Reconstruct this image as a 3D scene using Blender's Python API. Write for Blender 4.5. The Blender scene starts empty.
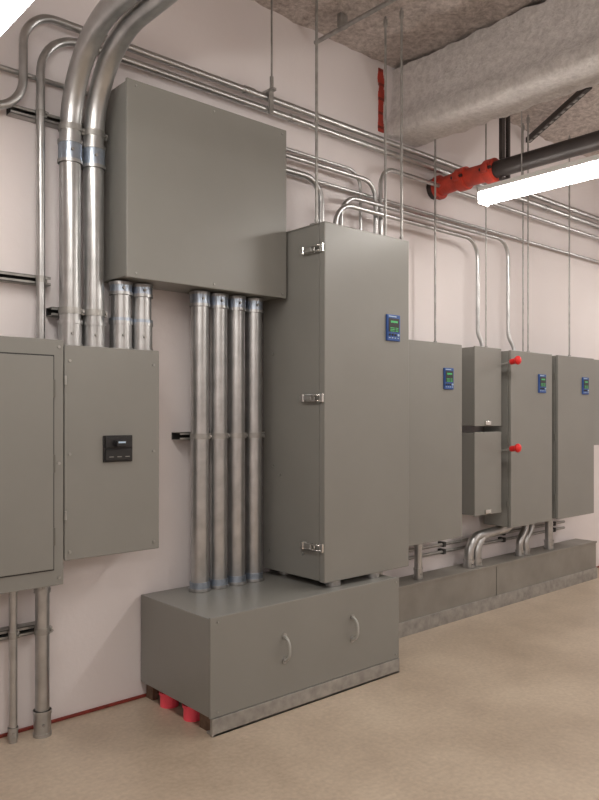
import bpy, bmesh, math, random
from mathutils import Vector, Matrix, noise
random.seed(4)
scene = bpy.context.scene
scene.view_settings.view_transform = 'Standard'

# ---------------------------------------------------------------- materials
def new_mat(name):
    m = bpy.data.materials.new(name); m.use_nodes = True
    nt = m.node_tree
    return m, nt, nt.nodes["Principled BSDF"]

def simple(name, col, rough=0.5, metal=0.0, var=0.06, scale=6.0, bump=0.0, bscale=200.0, emis=None, estr=0.0, spec=None):
    m, nt, b = new_mat(name)
    N = nt.nodes; L = nt.links
    tc = N.new("ShaderNodeTexCoord")
    nz = N.new("ShaderNodeTexNoise"); nz.inputs["Scale"].default_value = scale; nz.inputs["Detail"].default_value = 4
    L.new(tc.outputs["Object"], nz.inputs["Vector"])
    cr = N.new("ShaderNodeValToRGB")
    cr.color_ramp.elements[0].position = 0.3; cr.color_ramp.elements[1].position = 0.7
    cr.color_ramp.elements[0].color = tuple(max(0, c*(1-var)) for c in col)+(1,)
    cr.color_ramp.elements[1].color = tuple(min(1, c*(1+var)) for c in col)+(1,)
    L.new(nz.outputs["Fac"], cr.inputs["Fac"]); L.new(cr.outputs["Color"], b.inputs["Base Color"])
    b.inputs["Roughness"].default_value = rough; b.inputs["Metallic"].default_value = metal
    if spec is not None: b.inputs["Specular IOR Level"].default_value = spec
    if bump > 0:
        n2 = N.new("ShaderNodeTexNoise"); n2.inputs["Scale"].default_value = bscale; n2.inputs["Detail"].default_value = 3
        L.new(tc.outputs["Object"], n2.inputs["Vector"])
        bp = N.new("ShaderNodeBump"); bp.inputs["Strength"].default_value = bump; bp.inputs["Distance"].default_value = 0.01
        L.new(n2.outputs["Fac"], bp.inputs["Height"]); L.new(bp.outputs["Normal"], b.inputs["Normal"])
    if emis:
        b.inputs["Emission Color"].default_value = emis+(1,); b.inputs["Emission Strength"].default_value = estr
    return m

M_gray = simple("painted_gray_steel", (0.236, 0.234, 0.217), 0.34, 0.0, 0.03, 3, 0.02, 350)
M_gray2 = simple("painted_gray_steel_dark", (0.17, 0.167, 0.15), 0.5, 0.0, 0.03, 3)
M_galv = simple("galvanized_conduit", (0.47, 0.475, 0.475), 0.32, 0.9, 0.12, 14, 0.02, 60)
M_galvd = simple("galvanized_strut", (0.38, 0.375, 0.36), 0.45, 0.7, 0.2, 20)
M_zinc = simple("zinc_coupling", (0.38, 0.44, 0.52), 0.28, 0.85, 0.15, 30)
M_dark = simple("dark_gap", (0.03, 0.03, 0.03), 0.7)
M_rust = simple("rusty_channel", (0.16, 0.10, 0.07), 0.7, 0.2, 0.3, 30)
M_black = simple("black_plastic", (0.015, 0.015, 0.016), 0.4)
M_blackpipe = simple("black_steel_pipe", (0.035, 0.028, 0.026), 0.45, 0.2, 0.2, 8)
M_red = simple("red_paint", (0.45, 0.045, 0.025), 0.45, 0.0, 0.3, 12)
M_redk = simple("red_handle_plastic", (0.75, 0.02, 0.02), 0.35)
M_pink = simple("pink_cap_plastic", (1.0, 0.09, 0.14), 0.45)
M_redtrim = simple("red_sealant", (0.22, 0.03, 0.02), 0.6, 0, 0.3, 20)
M_chrome = simple("polished_latch_steel", (0.7, 0.7, 0.68), 0.25, 1.0, 0.05)
M_blue = simple("display_blue", (0.02, 0.08, 0.30), 0.4)
M_lcd = simple("display_green_lcd", (0.02, 0.2, 0.03), 0.3, emis=(0.1, 0.75, 0.28), estr=0.35)
M_text = simple("display_lettering", (0.45, 0.6, 0.75), 0.4)
M_handle = simple("light_gray_handle", (0.36, 0.36, 0.34), 0.35)
M_white = simple("white_enamel", (0.75, 0.75, 0.73), 0.4)
M_lens = simple("glowing_acrylic_lens", (0.9, 0.9, 0.88), 0.4, emis=(1.0, 0.95, 0.89), estr=29.0)

def wall_mat():
    m, nt, b = new_mat("painted_wall"); N = nt.nodes; L = nt.links
    tc = N.new("ShaderNodeTexCoord")
    nz = N.new("ShaderNodeTexNoise"); nz.inputs["Scale"].default_value = 1.3; nz.inputs["Detail"].default_value = 6
    L.new(tc.outputs["Object"], nz.inputs["Vector"])
    cr = N.new("ShaderNodeValToRGB"); cr.color_ramp.elements[0].position = .3; cr.color_ramp.elements[1].position = .7
    cr.color_ramp.elements[0].color = (0.75, 0.70, 0.70, 1); cr.color_ramp.elements[1].color = (0.80, 0.755, 0.76, 1)
    L.new(nz.outputs["Fac"], cr.inputs["Fac"]); L.new(cr.outputs["Color"], b.inputs["Base Color"])
    n2 = N.new("ShaderNodeTexNoise"); n2.inputs["Scale"].default_value = 30; n2.inputs["Detail"].default_value = 5
    L.new(tc.outputs["Object"], n2.inputs["Vector"])
    bp = N.new("ShaderNodeBump"); bp.inputs["Strength"].default_value = .12; bp.inputs["Distance"].default_value = .01
    L.new(n2.outputs["Fac"], bp.inputs["Height"]); L.new(bp.outputs["Normal"], b.inputs["Normal"])
    b.inputs["Roughness"].default_value = .6
    return m
M_wall = wall_mat()

def floor_mat():
    m, nt, b = new_mat("sealed_concrete_floor"); N = nt.nodes; L = nt.links
    tc = N.new("ShaderNodeTexCoord")
    nz = N.new("ShaderNodeTexNoise"); nz.inputs["Scale"].default_value = 1.3; nz.inputs["Detail"].default_value = 10; nz.inputs["Roughness"].default_value = .66
    nz.inputs["Distortion"].default_value = .15
    L.new(tc.outputs["Object"], nz.inputs["Vector"])
    cr = N.new("ShaderNodeValToRGB"); e = cr.color_ramp.elements
    e[0].position = .30; e[0].color = (0.39, 0.31, 0.235, 1); e[1].position = .70; e[1].color = (0.58, 0.485, 0.38, 1)
    mid = e.new(.5); mid.color = (0.49, 0.40, 0.31, 1)
    L.new(nz.outputs["Fac"], cr.inputs["Fac"])
    n2 = N.new("ShaderNodeTexNoise"); n2.inputs["Scale"].default_value = 45; n2.inputs["Detail"].default_value = 5
    L.new(tc.outputs["Object"], n2.inputs["Vector"])
    mx = N.new("ShaderNodeMixRGB"); mx.blend_type = 'OVERLAY'; mx.inputs[0].default_value = .25
    L.new(cr.outputs["Color"], mx.inputs[1]); L.new(n2.outputs["Fac"], mx.inputs[2])
    L.new(mx.outputs["Color"], b.inputs["Base Color"])
    mr = N.new("ShaderNodeMapRange"); mr.inputs["To Min"].default_value = .26; mr.inputs["To Max"].default_value = .44
    L.new(nz.outputs["Fac"], mr.inputs["Value"]); L.new(mr.outputs["Result"], b.inputs["Roughness"])
    bp = N.new("ShaderNodeBump"); bp.inputs["Strength"].default_value = .06; bp.inputs["Distance"].default_value = .01
    L.new(n2.outputs["Fac"], bp.inputs["Height"]); L.new(bp.outputs["Normal"], b.inputs["Normal"])
    return m
M_floor = floor_mat()

def spray_mat(name, c0, c1):
    m, nt, b = new_mat(name); N = nt.nodes; L = nt.links
    tc = N.new("ShaderNodeTexCoord")
    nz = N.new("ShaderNodeTexNoise"); nz.inputs["Scale"].default_value = 24; nz.inputs["Detail"].default_value = 7; nz.inputs["Roughness"].default_value = .75
    L.new(tc.outputs["Object"], nz.inputs["Vector"])
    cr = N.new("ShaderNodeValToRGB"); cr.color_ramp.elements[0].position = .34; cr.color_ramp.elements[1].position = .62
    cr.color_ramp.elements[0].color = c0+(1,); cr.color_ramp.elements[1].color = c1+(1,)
    L.new(nz.outputs["Fac"], cr.inputs["Fac"]); L.new(cr.outputs["Color"], b.inputs["Base Color"])
    bp = N.new("ShaderNodeBump"); bp.inputs["Strength"].default_value = .8; bp.inputs["Distance"].default_value = .035
    L.new(nz.outputs["Fac"], bp.inputs["Height"]); L.new(bp.outputs["Normal"], b.inputs["Normal"])
    b.inputs["Roughness"].default_value = .95
    return m
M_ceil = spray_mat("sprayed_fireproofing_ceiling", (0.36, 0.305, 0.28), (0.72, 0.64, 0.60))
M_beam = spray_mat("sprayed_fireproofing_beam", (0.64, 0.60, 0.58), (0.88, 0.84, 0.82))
M_plinth = simple("gray_painted_concrete", (0.24, 0.225, 0.20), 0.55, 0, 0.12, 5, .08, 80)

# ---------------------------------------------------------------- builder
class B:
    def __init__(s): s.bm = bmesh.new(); s.mats = []
    def mi(s, m):
        if m not in s.mats: s.mats.append(m)
        return s.mats.index(m)
    def merge(s, t, mat, smooth=False):
        i = s.mi(mat)
        for f in t.faces: f.material_index = i; f.smooth = smooth
        me = bpy.data.meshes.new("tmp"); t.to_mesh(me); t.free()
        s.bm.from_mesh(me); bpy.data.meshes.remove(me)
    def box(s, x0, x1, y0, y1, z0, z1, mat, bev=0.0, rot=None):
        t = bmesh.new(); bmesh.ops.create_cube(t, size=1)
        for v in t.verts:
            v.co = Vector(((x0+x1)/2+v.co.x*(x1-x0), (y0+y1)/2+v.co.y*(y1-y0), (z0+z1)/2+v.co.z*(z1-z0)))
        if bev: bmesh.ops.bevel(t, geom=list(t.edges), offset=bev, segments=2, affect='EDGES', profile=.5)
        if rot: bmesh.ops.transform(t, matrix=rot, verts=t.verts)
        s.merge(t, mat)
    def tube(s, pts, r, mat, bend=0.15, seg=20, capped=True):
        pts = [Vector(p) for p in pts]; path = [pts[0]]
        for i in range(1, len(pts)-1):
            a, p, c = pts[i-1], pts[i], pts[i+1]
            d1 = (a-p).normalized(); d2 = (c-p).normalized(); ang = d1.angle(d2)
            if ang > math.pi-1e-3: path.append(p); continue
            tl = bend/math.tan(ang/2); tl = min(tl, (a-p).length*.99, (c-p).length*.99)
            R = tl*math.tan(ang/2)
            bis = (d1+d2).normalized(); cen = p+bis*(R/math.sin(ang/2))
            s0 = p+d1*tl-cen; s1 = p+d2*tl-cen
            tot = s0.angle(s1); ax = s0.cross(s1).normalized(); n = max(4, int(tot/0.1))
            for k in range(n+1): path.append(cen+Matrix.Rotation(tot*k/n, 3, ax)@s0)
        path.append(pts[-1])
        q = [path[0]]
        for p in path[1:]:
            if (p-q[-1]).length > 1e-5: q.append(p)
        path = q
        t = bmesh.new(); rings = []; nrm = None
        for i, p in enumerate(path):
            if i == 0: T = (path[1]-p).normalized()
            elif i == len(path)-1: T = (p-path[i-1]).normalized()
            else: T = ((p-path[i-1]).normalized()+(path[i+1]-p).normalized()).normalized()
            if nrm is None:
                nrm = T.orthogonal().normalized()
            nrm = (nrm-T*nrm.dot(T)).normalized(); bn = T.cross(nrm)
            rings.append([t.verts.new(p+(nrm*math.cos(2*math.pi*k/seg)+bn*math.sin(2*math.pi*k/seg))*r) for k in range(seg)])
        for a, b in zip(rings, rings[1:]):
            for k in range(seg): t.faces.new((a[k], a[(k+1) % seg], b[(k+1) % seg], b[k]))
        s.merge(t, mat, True)
        if capped:
            t = bmesh.new()
            for p, T in ((path[0], path[0]-path[1]), (path[-1], path[-1]-path[-2])):
                T = T.normalized(); n = T.orthogonal().normalized(); b = T.cross(n)
                t.faces.new([t.verts.new(p+(n*math.cos(2*math.pi*k/seg)+b*math.sin(2*math.pi*k/seg))*r) for k in range(seg)])
            s.merge(t, mat, False)
    def cyl(s, p0, p1, r, mat, seg=24): s.tube([p0, p1], r, mat, seg=seg)
    def sphere(s, c, r, mat, sc=(1, 1, 1)):
        t = bmesh.new(); bmesh.ops.create_uvsphere(t, u_segments=20, v_segments=12, radius=r)
        for v in t.verts: v.co = Vector((v.co.x*sc[0], v.co.y*sc[1], v.co.z*sc[2]))+Vector(c)
        s.merge(t, mat, True)
    def done(s, name):
        me = bpy.data.meshes.new(name); s.bm.to_mesh(me); s.bm.free()
        for m in s.mats: me.materials.append(m)
        o = bpy.data.objects.new(name, me); scene.collection.objects.link(o)
        return o

WY = 3.5      # inner face of the equipment wall
CZ = 3.95     # ceiling height
H = 1.5
XL, XR, YB = -3.2, 9.2, -4.2

# ---------------------------------------------------------------- room shell
def slab(name, x0, x1, y0, y1, z0, z1, mat):
    b = B(); b.box(x0, x1, y0, y1, z0, z1, mat); return b.done(name)
slab("floor", XL-.15, XR+.15, YB-.15, WY+.15, -.15, 0, M_floor)
slab("wall_back", XL-.15, XR+.15, WY, WY+.15, 0, CZ+.1, M_wall)
slab("wall_front", XL-.15, XR+.15, YB-.15, YB, 0, CZ+.1, M_wall)
slab("wall_left", XL-.15, XL, YB, WY, 0, CZ+.1, M_wall)
slab("wall_right", XR, XR+.15, YB, WY, 0, CZ+.1, M_wall)

def rough(p, amp=.02, s=9):
    return noise.noise(Vector(p)*s)*amp+noise.noise(Vector(p)*s*3.1)*amp*.5

def ceiling():
    t = bmesh.new(); nx, ny = 240, 160
    g = []
    for i in range(nx+1):
        row = []
        for j in range(ny+1):
            x = XL+(XR-XL)*i/nx; y = YB+(WY-YB)*j/ny
            row.append(t.verts.new((x, y, CZ+.02+rough((x, y, 0), .03, 6))))
        g.append(row)
    for i in range(nx):
        for j in range(ny): t.faces.new((g[i][j], g[i][j+1], g[i+1][j+1], g[i+1][j]))
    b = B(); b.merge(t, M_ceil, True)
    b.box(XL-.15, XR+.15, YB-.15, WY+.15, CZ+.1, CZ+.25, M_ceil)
    return b.done("ceiling")
ceiling()

def beam(x0, x1, zb, name="ceiling_beam"):
    prof = [(x0+.07, CZ), (x0+.06, zb+.20), (x0+.03, zb+.13), (x0, zb+.09), (x0-.003, zb+.03), (x0+.02, zb),
            ((x0+x1)/2, zb-.005), (x1-.02, zb), (x1+.003, zb+.03), (x1, zb+.09), (x1-.03, zb+.13), (x1-.06, zb+.20), (x1-.07, CZ)]
    P = []
    for a, c in zip(prof, prof[1:]):
        n = max(1, int(math.hypot(c[0]-a[0], c[1]-a[1])/.03))
        for k in range(n): P.append((a[0]+(c[0]-a[0])*k/n, a[1]+(c[1]-a[1])*k/n))
    P.append(prof[-1])
    t = bmesh.new(); ny = 240; g = []
    for j in range(ny+1):
        y = YB+(WY-YB)*j/ny
        g.append([t.verts.new((px+rough((px, y, pz), .014), y, pz+rough((px+7, y, pz), .014))) for px, pz in P])
    for a, c in zip(g, g[1:]):
        for k in range(len(P)-1): t.faces.new((a[k], a[k+1], c[k+1], c[k]))
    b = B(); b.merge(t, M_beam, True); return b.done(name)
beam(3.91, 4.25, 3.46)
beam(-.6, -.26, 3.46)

b = B()
zz = 3.48
while zz < CZ-.03:      # brushed, ragged red firestop line beside the beam
    w2 = .022+.016*abs(noise.noise(Vector((zz*9, 0, 0)))); c2 = 3.86+.014*noise.noise(Vector((zz*6, 3, 0)))
    b.box(c2-w2, c2+w2, WY-.006, WY, zz, zz+.022, M_redtrim if int(zz*50) % 5 == 0 else M_red); zz += .02
b.done("trim_1")
b = B(); b.box(XL, XR, WY-.012, WY, 0, .016, M_redtrim, .003); b.done("baseboard_back")

# ---------------------------------------------------------------- upper junction box
def screw(b, x, y, z, axis='y', r=.007):
    if axis == 'y': b.cyl((x, y, z), (x, y-.005, z), r, M_galvd, 10)
    else: b.cyl((x, y, z), (x-.005, y, z), r, M_galvd, 10)

b = B()
b.box(1.745, 2.745, 3.235, WY-.01, 2.174, 3.12, M_gray, .004)
b.box(1.740, 2.753, 3.218, 3.233, 2.166, 3.128, M_gray, .004)
for x in (1.79, 2.25, 2.72):
    for z in (2.19, 3.10): screw(b, x, 3.218, z, r=.005)
b.done("overhead_junction_box")

# ---------------------------------------------------------------- low base pull box
b = B()
b.box(1.968, 3.292, 2.86, WY-.012, .09, .55, M_gray, .004)
b.box(1.968, 3.297, 2.845, 2.859, .085, .555, M_gray, .003)
b.box(1.978, 3.297, 2.842, 2.862, .0, .083, M_galvd, .002)
b.box(1.984, 3.297, 2.842, 2.90, .0, .012, M_galvd, .002)
b.box(3.23, 3.29, 2.87, WY-.02, .0, .088, M_galvd, .003)
b.box(2.0, 2.03, 2.87, 2.98, 0, .088, M_rust)
b.box(2.0, 2.03, 3.42, WY-.015, 0, .088, M_rust)
for hx, hz in ((2.417, .324), (2.906, .332)):
    b.tube([(hx, 2.845, hz+.062), (hx, 2.80, hz+.056), (hx, 2.80, hz-.056), (hx, 2.845, hz-.062)], .0075, M_handle, bend=.055, seg=12)
    for s in (-1, 1): b.cyl((hx, 2.845, hz+s*.062), (hx, 2.838, hz+s*.062), .015, M_galvd, 14)
for x in (2.01, 3.27):
    for z in (.11, .53): screw(b, x, 2.845, z, r=.005)
b.done("floor_pull_box")
for px, py in ((2.035, 3.09), (2.035, 3.31)):
    b = B(); b.cyl((px, py, 0), (px, py, .06), .048, M_pink); b.cyl((px, py, .06), (px, py, .075), .054, M_pink); b.done("pink_conduit_cap")

# ---------------------------------------------------------------- display
def display(b, cx, y, cz, w=.095, h=.145):
    b.box(cx-w/2, cx+w/2, y-.012, y+.002, cz-h/2, cz+h/2, M_blue, .003)
    b.box(cx-w*.40, cx+w*.40, y-.015, y-.010, cz-h*.16, cz+h*.36, M_black, .001)
    b.box(cx-w*.40, cx+w*.20, y-.0135, y-.011, cz+h*.41, cz+h*.445, M_text)
    b.box(cx-w*.26, cx+w*.26, y-.0165, y-.014, cz+h*.19, cz+h*.26, M_lcd)
    for k in range(3):
        b.box(cx-w*.3, cx+w*.02, y-.0165, y-.014, cz-h*(.02+.06*k), cz-h*(.02+.06*k)+h*.025, M_lcd)
        b.box(cx+w*.1, cx+w*.3, y-.0165, y-.014, cz-h*(.02+.06*k), cz-h*(.02+.06*k)+h*.025, M_lcd)
    for k in range(4):
        xx = cx-w*.33+w*.22*k
        b.cyl((xx, y-.012, cz-h*.27), (xx, y-.017, cz-h*.27), .007, M_text if k == 3 else M_black, 10)
        b.box(xx-.006, xx+.006, y-.0135, y-.011, cz-h*.40, cz-h*.37, M_text)

def latch(b, x, y, z):
    b.box(x-.010, x, y+.00, y+.10, z-.022, z+.022, M_chrome, .003)
    b.cyl((x-.018, y+.085, z-.02), (x-.018, y+.085, z+.02), .010, M_chrome, 12)
    b.tube([(x-.018, y+.08, z+.014), (x-.022, y-.03, z+.014), (x-.006, y-.05, z+.014)], .0045, M_chrome, .01, 8)
    b.tube([(x-.018, y+.08, z-.014), (x-.022, y-.03, z-.014), (x-.006, y-.05, z-.014)], .0045, M_chrome, .01, 8)
    b.box(x-.024, x-.012, y+.02, y+.11, z-.012, z+.012, M_galvd, .003)
    b.box(x-.014, x, y-.065, y-.04, z-.024, z+.024, M_chrome, .003)

# ---------------------------------------------------------------- large cabinet
b = B()
cx0, cx1, cyf, cyb, cz0, cz1 = 2.772, 3.463, 2.915, 3.46, .588, 2.548
b.box(cx0, cx1, cyf+.05, cyb, cz0, cz1, M_gray, .004)
b.box(cx0+.008, cx1-.008, cyf+.043, cyf+.052, cz0+.008, cz1-.008, M_dark)
b.box(cx0-.006, cx1+.006, cyf, cyf+.043, cz0-.004, cz1+.006, M_gray, .005)
b.box(cx0-.004, cx1, cyf+.052, cyb, cz1, cz1+.008, M_gray, .003)
for lx in (2.88, 3.20):
    for ly in (2.97, 3.38):
        b.cyl((lx, ly, .551), (lx, ly, .590), .045, M_galv)
display(b, 3.318, cyf, 2.015, .115, .155)
for z in (2.412, 1.594, .775): latch(b, cx0-.006, 2.985, z)
for y, z in ((3.36, 1.86), (3.36, 1.2), (3.10, .72), (3.30, 1.15), (3.40, 2.2), (3.40, .7)): screw(b, cx0, y, z, 'x')
b.box(cx0+.05, cx0+.11, 3.04, 3.10, cz1+.008, cz1+.035, M_galvd, .003)
b.done("electrical_cabinet")

# ---------------------------------------------------------------- wall cabinets
def wall_cab(x0, x1, z0=.625, z1=2.003, yf=3.2, disp=True):
    b = B()
    b.box(x0+.004, x1-.004, yf+.032, 3.455, z0+.003, z1-.003, M_gray, .004)
    b.box(x0+.01, x1-.01, yf+.025, yf+.034, z0+.01, z1-.01, M_dark)
    b.box(x0, x1, yf, yf+.026, z0, z1, M_gray, .004)
    for z in (z0+.1, z1-.1): b.box(x0+.1, x1-.1, 3.455, WY, z-.02, z+.02, M_galvd)
    for z in (z0+.18, (z0+z1)/2, z1-.18):
        b.cyl((x0-.006, yf+.026, z-.03), (x0-.006, yf+.026, z+.03), .006, M_gray2, 8)
        b.box(x1, x1+.012, yf+.01, yf+.08, z-.018, z+.018, M_chrome, .002)
    if disp: display(b, x0+(x1-x0)*.73, yf, 1.755, .105, .15)
    b.done("electrical_cabinet")
wall_cab(3.78, 4.395)
wall_cab(5.024, 5.632)
wall_cab(5.728, 6.35)

def disconnect(z0, z1, hz):
    b = B(); x0, x1, yf = 4.623, 4.965, 3.25
    b.box(x0, x1, yf+.012, 3.455, z0, z1, M_gray, .004)
    b.box(x0-.004, x1+.004, yf, yf+.012, z0-.004, z1+.006, M_gray, .003)
    b.box(x0+.05, x1-.05, 3.455, WY, z0+.1, z0+.14, M_galvd); b.box(x0+.05, x1-.05, 3.455, WY, z1-.14, z1-.1, M_galvd)
    b.box(x0+.12, x0+.19, yf-.014, yf, z0+.005, z0+.035, M_chrome, .002)
    b.cyl((x1, 3.33, hz-.03), (x1+.022, 3.33, hz-.03), .032, M_galvd)
    b.tube([(x1+.012, 3.33, hz-.03), (x1+.012, 3.22, hz-.015), (x1-.005, 3.14, hz)], .009, M_chrome, .03, 10)
    b.cyl((x1-.002, 3.16, hz-.004), (x1-.012, 3.10, hz+.004), .022, M_redk, 16)
    b.sphere((x1-.013, 3.095, hz+.005), .034, M_redk, (1, .7, 1))
    b.done("disconnect_switch")
disconnect(1.42, 2.008, 1.91)
disconnect(.75, 1.366, 1.245)

b = B()
b.box(6.43, 6.80, 3.262, WY-.02, 1.23, 2.0, M_gray, .004); b.box(6.425, 6.805, 3.25, 3.262, 1.226, 2.004, M_gray, .003)
b.cyl((6.6, 3.25, 1.6), (6.6, 3.235, 1.6), .02, M_chrome)
b.box(6.5, 6.7, WY-.02, WY, 1.3, 1.34, M_galvd)
b.done("wall_control_box")

# ---------------------------------------------------------------- plinth
b = B()
b.box(3.31, 6.56, 3.285, WY-.013, 0, .34, M_plinth, .006)
b.box(3.31, 6.565, 3.275, 3.284, 0, .10, M_galvd, .002)
b.box(3.31, 6.56, 3.279, 3.284, .325, .342, M_plinth, .001)
b.box(4.95, 4.954, 3.280, 3.284, .1, .335, M_gray2)
b.done("concrete_plinth")

# ---------------------------------------------------------------- left panels
b = B()
b.box(.62, 1.432, 3.262, WY-.015, .731, 1.838, M_gray, .004)
b.box(.615, 1.437, 3.248, 3.262, .726, 1.843, M_gray, .003)
b.box(.694, 1.392, 3.2465, 3.249, .796, 1.772, M_dark)
b.box(.70, 1.386, 3.238, 3.248, .802, 1.766, M_gray, .003)
b.box(.74, .79, 3.228, 3.24, 1.22, 1.34, M_black, .003)
for z in (.95, 1.28, 1.62): b.cyl((1.391, 3.24, z-.04), (1.391, 3.24, z+.04), .005, M_gray2, 8)
for z in (.76, 1.28, 1.81):
    for x in (.65, 1.415): screw(b, x, 3.248, z)
b.box(.7, 1.35, WY-.015, WY, 1.0, 1.04, M_galvd); b.box(.7, 1.35, WY-.015, WY, 1.6, 1.64, M_galvd)
b.done("panelboard")

b = B()
b.box(1.447, 1.931, 3.262, WY-.015, .835, 1.817, M_gray, .004)
b.box(1.442, 1.937, 3.248, 3.262, .831, 1.822, M_gray, .004)
b.box(1.630, 1.783, 3.238, 3.249, 1.275, 1.402, M_black, .003)
b.box(1.637, 1.776, 3.228, 3.240, 1.345, 1.396, M_black, .003)
b.box(1.637, 1.776, 3.230, 3.240, 1.282, 1.337, M_black, .003)
b.box(1.680, 1.733, 3.200, 3.232, 1.350, 1.378, M_black, .003)
b.box(1.688, 1.725, 3.199, 3.201, 1.366, 1.374, M_text)
for k in range(3): b.box(1.655+.042*k, 1.678+.042*k, 3.228, 3.2305, 1.298, 1.302, M_gray)
for z in (.87, 1.32, 1.75):
    for x in (1.466, 1.905): screw(b, x, 3.248, z)
for z in (1.04, 1.66): b.cyl((1.444, 3.243, z-.02), (1.444, 3.243, z+.02), .007, M_galvd, 8)
b.box(1.5, 1.88, WY-.015, WY, 1.0, 1.04, M_galvd); b.box(1.5, 1.88, WY-.015, WY, 1.6, 1.64, M_galvd)
b.done("circuit_breaker_panel")

# ---------------------------------------------------------------- conduits
def coupling(b, x, y, z0, z1, r, mat=M_zinc):
    b.cyl((x, y, z0), (x, y, z1), r*1.10, mat)
    b.cyl((x, y, z0), (x, y, z0+.016), r*1.18, M_galv)
    b.cyl((x, y, z1-.016), (x, y, z1), r*1.18, M_galv)
    b.cyl((x-.3*r, y-r*1.1, (z0+z1)/2), (x-.3*r, y-r*1.32, (z0+z1)/2), .007, M_galvd, 8)
def strap(b, x, y, z, r, h=.03):
    b.cyl((x, y, z-h/2), (x, y, z+h/2), r*1.09, M_galvd)
    b.box(x+r*.7, x+r*1.35, y-.012, y+.012, z-h/2, z+h/2, M_galvd, .002)
    b.cyl((x+r*1.1, y-.012, z), (x+r*1.1, y-.03, z), .006, M_galvd, 8)

for i in range(4):
    x = 2.255+.123*i; y = 3.36; r = .0485
    b = B(); b.cyl((x, y, .552), (x, y, 2.166), r, M_galv, 32)
    coupling(b, x, y, 2.085, 2.165, r); b.cyl((x, y, .552), (x, y, .60), r*1.12, M_zinc, 32); b.cyl((x, y, .552), (x, y, .567), r*1.24, M_galv, 32)
    strap(b, x, y, 1.385, r); b.done("riser_conduit")
for x in (1.795, 1.912):
    b = B(); r = .050; y = 3.38
    b.cyl((x, y, 1.823), (x, y, 2.165), r, M_galv, 32)
    coupling(b, x, y, 2.10, 2.165, r); coupling(b, x, y, 1.823, 1.97, r, M_galv); b.cyl((x, y, 1.96), (x, y, 1.985), r*1.16, M_zinc)
    b.done("short_conduit")
for x in (1.528, 1.648):
    b = B(); r = .050; y = 3.38
    b.tube([(x, y, 1.823), (x, y, 3.28), (x, YB+.005, 3.28)], r, M_galv, bend=.45, seg=32)
    coupling(b, x, y, 2.70, 2.81, r); strap(b, x, y, 2.87, r); coupling(b, x, y, 1.823, 1.95, r, M_galv); strap(b, x, y, 1.997, r)
    b.done("large_sweep_conduit")
b = B(); r = .020
b.tube([(1.40, 3.42, 1.843), (1.40, 3.42, 3.315), (XR, 3.42, 3.315)], r, M_galv, bend=.20, seg=16)
for z in (2.14, 2.92): strap(b, 1.40, 3.42, z, r)
for x in (2.95, 5.9):
    b.cyl((x, 3.42, 3.315), (x+.07, 3.42, 3.315), r*1.25, M_galv, 16)
b.done("wall_conduit")
b = B()
b.tube([(XL, 3.42, 2.90), (1.318, 3.42, 2.90), (1.318, 3.42, 3.385), (XR, 3.42, 3.385)], r, M_galv, bend=.16, seg=16)
for x in (2.6, 5.4): b.cyl((x, 3.42, 3.385), (x+.07, 3.42, 3.385), r*1.25, M_galv, 16)
b.done("wall_conduit")
b = B(); b.tube([(XL, 3.46, 3.10), (1.72, 3.46, 3.10)], .012, M_galv, seg=12); b.done("wall_conduit")

b = B(); b.cyl((1.267, 3.41, 0), (1.267, 3.41, .726), .019, M_galv); coupling(b, 1.267, 3.41, 0.02, .07, .02, M_galv); coupling(b, 1.267, 3.41, .69, .726, .02, M_galv); strap(b, 1.267, 3.41, .49, .019); b.done("floor_conduit")
b = B(); b.cyl((1.398, 3.395, 0), (1.398, 3.395, .726), .033, M_galv); coupling(b, 1.398, 3.395, 0.0, .12, .036, M_galv); coupling(b, 1.398, 3.395, .67, .726, .033, M_galv); strap(b, 1.398, 3.395, .49, .033); b.done("floor_conduit")

def C(pts, r=.013, bend=.12, name="wall_conduit", coup=()):
    b = B(); b.tube(pts, r, M_galv, bend=bend, seg=14)
    for p, q in coup: b.cyl(p, q, r*1.3, M_galv, 14)
    b.done(name)
C([(2.753, 3.40, 3.07), (3.70, 3.40, 3.07), (3.70, 3.40, .342)], .015)
C([(2.753, 3.445, 2.985), (XR, 3.445, 2.985)], .012)
C([(2.753, 3.33, 2.95), (3.13, 3.33, 2.95), (3.13, 3.33, 2.556)], .020, .14, coup=[((3.13, 3.33, 2.556), (3.13, 3.33, 2.60))])
C([(3.27, 3.35, 2.556), (3.27, 3.35, 2.845), (4.80, 3.35, 2.845), (4.80, 3.35, 2.12), (4.83, 3.33, 2.05), (4.83, 3.33, 2.014)], .015, .15)
C([(3.36, 3.39, 2.556), (3.36, 3.39, 2.92), (5.28, 3.39, 2.92), (5.28, 3.39, 2.13), (5.32, 3.36, 2.05), (5.32, 3.36, 2.003)], .015, .15)
C([(3.75, 3.40, .342), (3.75, 3.40, 3.19), (XR, 3.40, 3.19)], .015, .13)
C([(2.753, 3.445, 3.13), (3.60, 3.445, 3.13), (3.60, 3.445, .342)], .011)

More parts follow.
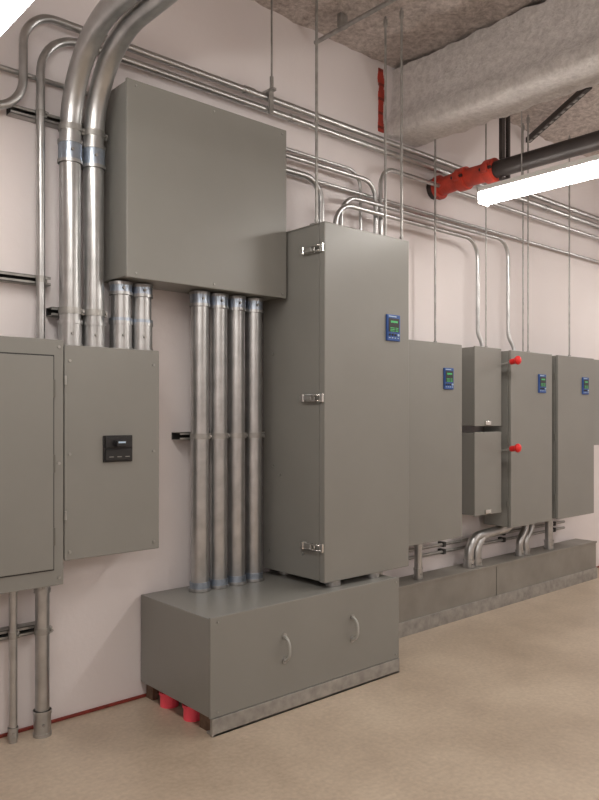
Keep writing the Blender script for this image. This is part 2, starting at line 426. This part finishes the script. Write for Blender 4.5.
b = B(); b.cyl((4.10, 3.36, .342), (4.10, 3.36, .625), .028, M_galv); coupling(b, 4.10, 3.36, .342, .42, .029, M_galv); coupling(b, 4.10, 3.36, .57, .625, .029, M_galv); b.done("plinth_conduit")
for k in range(2):
    b = B(); xx = 4.70+.10*k
    b.tube([(xx, 3.36, .342), (xx, 3.36, .56), (5.10+.11*k, 3.36, .585), (5.18+.11*k, 3.36, .628)], .036, M_galv, bend=.14, seg=18)
    coupling(b, xx, 3.36, .342, .40, .037, M_galv)
    b.done("plinth_conduit")
for k in range(2):
    b = B(); xx = 5.40+.09*k
    b.tube([(xx, 3.36, .342), (xx, 3.36, .46), (xx+.09, 3.36, .56), (xx+.09, 3.36, .628)], .030, M_galv, bend=.08, seg=16)
    coupling(b, xx, 3.36, .342, .39, .031, M_galv); b.done("plinth_conduit")
b = B(); b.cyl((5.86, 3.36, .342), (5.86, 3.36, .625), .034, M_galv); coupling(b, 5.86, 3.36, .342, .42, .035, M_galv); b.done("plinth_conduit")
for z in (.47, .525):
    b = B(); b.cyl((3.6, 3.462, z), (6.3, 3.462, z), .012, M_galvd, 12)
    for x in (3.8, 4.5, 5.3, 6.1): b.box(x, x+.03, 3.445, WY, z-.018, z+.018, M_dark)
    b.done("wall_conduit")

def strut(x0, x1, z, y0=3.455, y1=WY):
    b = B()
    b.box(x0, x1, y0, y0+.004, z-.021, z-.008, M_galvd); b.box(x0, x1, y0, y0+.004, z+.008, z+.021, M_galvd)
    b.box(x0, x1, y0, y1, z-.021, z-.018, M_galvd); b.box(x0, x1, y0, y1, z+.018, z+.021, M_galvd)
    b.box(x0, x1, y1-.003, y1, z-.018, z+.018, M_dark)
    b.done("strut_channel")
strut(1.27, 1.73, 2.92, 3.445); strut(.7, 1.46, 2.14, 3.445); strut(.7, 1.44, .49, 3.435); strut(2.165, 2.75, 1.385, 3.412); strut(1.46, 1.73, 1.997, 3.435)

def rod(x, y, z0, r=.0055):
    b = B(); b.cyl((x, y, z0), (x, y, CZ+.01), r, M_galvd, 8)
    b.cyl((x, y, z0+.01), (x, y, z0+.022), .013, M_galvd, 6); b.cyl((x, y, CZ-.05), (x, y, CZ-.01), .014, M_galvd, 6)
    b.done("threaded_rod")
rod(2.85, 3.07, 2.583, .0085); rod(3.43, 2.94, 2.556, .007); rod(3.43, 3.07, 2.556, .007)
rod(4.215, 3.30, 2.004, .007)
rod(4.91, 3.35, 2.012); rod(5.43, 3.30, 2.004, .007); rod(5.55, 3.42, 2.004, .007); rod(6.10, 3.30, 2.004, .007)
b = B(); b.cyl((2.78, 3.385, 3.42), (2.78, 3.385, CZ+.01), .006, M_galvd, 8)
b.box(2.765, 2.795, 3.36, WY-.001, 3.415, 3.43, M_galvd); b.box(2.765, 2.795, 3.385, 3.396, 3.28, 3.43, M_galvd); b.cyl((2.78, 3.385, 3.43), (2.78, 3.385, 3.50), .012, M_galvd, 8); b.done("conduit_hanger")

# ---------------------------------------------------------------- sprinkler main
b = B()
sx, sz, sr = 4.46, 3.215, .058
b.tube([(sx, YB, sz), (sx, 2.98, sz)], sr, M_blackpipe, seg=28)
b.tube([(sx, 2.98, sz), (sx, 3.27, sz), (sx-.02, 3.44, sz-.02)], sr*1.12, M_red, bend=.1, seg=28)
for y in (2.96, 3.20):
    b.cyl((sx, y, sz), (sx, y+.07, sz), sr*1.42, M_red, 28)
    b.box(sx-.11, sx-.06, y+.01, y+.06, sz-.03, sz+.03, M_red, .008); b.box(sx+.06, sx+.11, y+.01, y+.06, sz-.03, sz+.03, M_red, .008)
    b.cyl((sx-.085, y-.01, sz), (sx-.085, y+.08, sz), .012, M_blackpipe, 8)
b.cyl((sx-.02, 3.42, sz-.02), (sx-.02, 3.45, sz-.02), sr*1.5, M_red, 28)
b.cyl((sx-.02, 3.45, sz-.02), (sx-.02, WY, sz-.02), sr*1.3, M_blackpipe, 28)
b.done("sprinkler_pipe")
b = B()
b.box(4.44, 4.48, 2.90, 2.925, sz+.060, CZ+.01, M_blackpipe, .002); b.box(4.435, 4.485, 2.89, 2.93, CZ-.04, CZ+.01, M_blackpipe)
b.box(4.52, 4.545, 2.90, 2.925, sz-.085, CZ, M_blackpipe, .002); b.box(4.44, 4.545, 2.90, 2.925, sz-.085, sz-.063, M_blackpipe)
b.done("pipe_hanger")
def bar(p, q, w, mat, name):
    p = Vector(p); q = Vector(q); d = q-p; b = B()
    R = Matrix.Translation((p+q)/2) @ d.to_track_quat('X', 'Z').to_matrix().to_4x4()
    L = d.length
    b.box(-L/2, L/2, -w/2, w/2, -w/2, w/2, mat, .003, R)
    n = int(L/.1)
    for k in range(n): b.box(-L/2+.03+k*.1, -L/2+.08+k*.1, -w*.2, w*.2, -w/2-.003, -w/2, M_galvd, 0, R)
    b.done(name)
bar((5.71, 3.47, 3.87), (5.09, 2.60, 3.87), .045, M_blackpipe, "brace_strut")
b = B(); b.tube([(3.2, YB, 3.87), (3.2, 3.46, 3.87)], .014, M_galvd, seg=10)
for y in (.5, 1.5, 2.5, 3.2): b.box(3.17, 3.23, y, y+.03, 3.87, CZ, M_galvd)
b.done("ceiling_conduit")

# ---------------------------------------------------------------- luminaires
def fixture(x, y0, y1, z=2.915):
    b = B(); w = .060
    n = 14; t = bmesh.new(); prof = [(-w+.0, z+.075)]+[(-w*math.cos(math.pi*k/n), z+.045-.045*math.sin(math.pi*k/n)**.6) for k in range(n+1)]+[(w, z+.075)]
    A = [t.verts.new((x+px, y0+.012, pz)) for px, pz in prof]; D = [t.verts.new((x+px, y1-.012, pz)) for px, pz in prof]
    for k in range(len(prof)-1): t.faces.new((A[k], A[k+1], D[k+1], D[k]))
    b.merge(t, M_lens, True)
    b.box(x-w-.004, x+w+.004, y0, y1, z+.075, z+.110, M_white, .004)
    for y in (y0, y1-.012): b.box(x-w-.004, x+w+.004, y, y+.012, z-.003, z+.111, M_white, .003)
    for y in (y0+.3, y1-.3): b.cyl((x, y, z+.11), (x, y, CZ+.01 if x < 4 or x > 5 else 3.47), .004, M_galvd, 8)
    b.done("linear_light_fixture")
for fx in (.955, 4.235, 7.5): fixture(fx, .46, 2.92)
for fx in (-2.2, .955, 4.235, 7.5): fixture(fx, -3.3, -.85)  # unseen row behind the camera, added for more frontal light and a brighter rear

# ---------------------------------------------------------------- world + camera
w = bpy.data.worlds.new("room_ambient"); scene.world = w; w.use_nodes = True
w.node_tree.nodes["Background"].inputs[0].default_value = (.8, .8, .85, 1); w.node_tree.nodes["Background"].inputs[1].default_value = .2

cam = bpy.data.cameras.new("camera"); co = bpy.data.objects.new("camera", cam); scene.collection.objects.link(co)
f = 740.0
cam.sensor_fit = 'VERTICAL'; cam.sensor_height = 36; cam.sensor_width = 36
cam.lens = f/800*36
cam.shift_y = 15/800
th = math.atan2(835, 740)
co.location = (0, 0, H)
co.rotation_euler = (math.radians(90), 0, th-math.pi/2)
cam.clip_start = .05
scene.camera = co
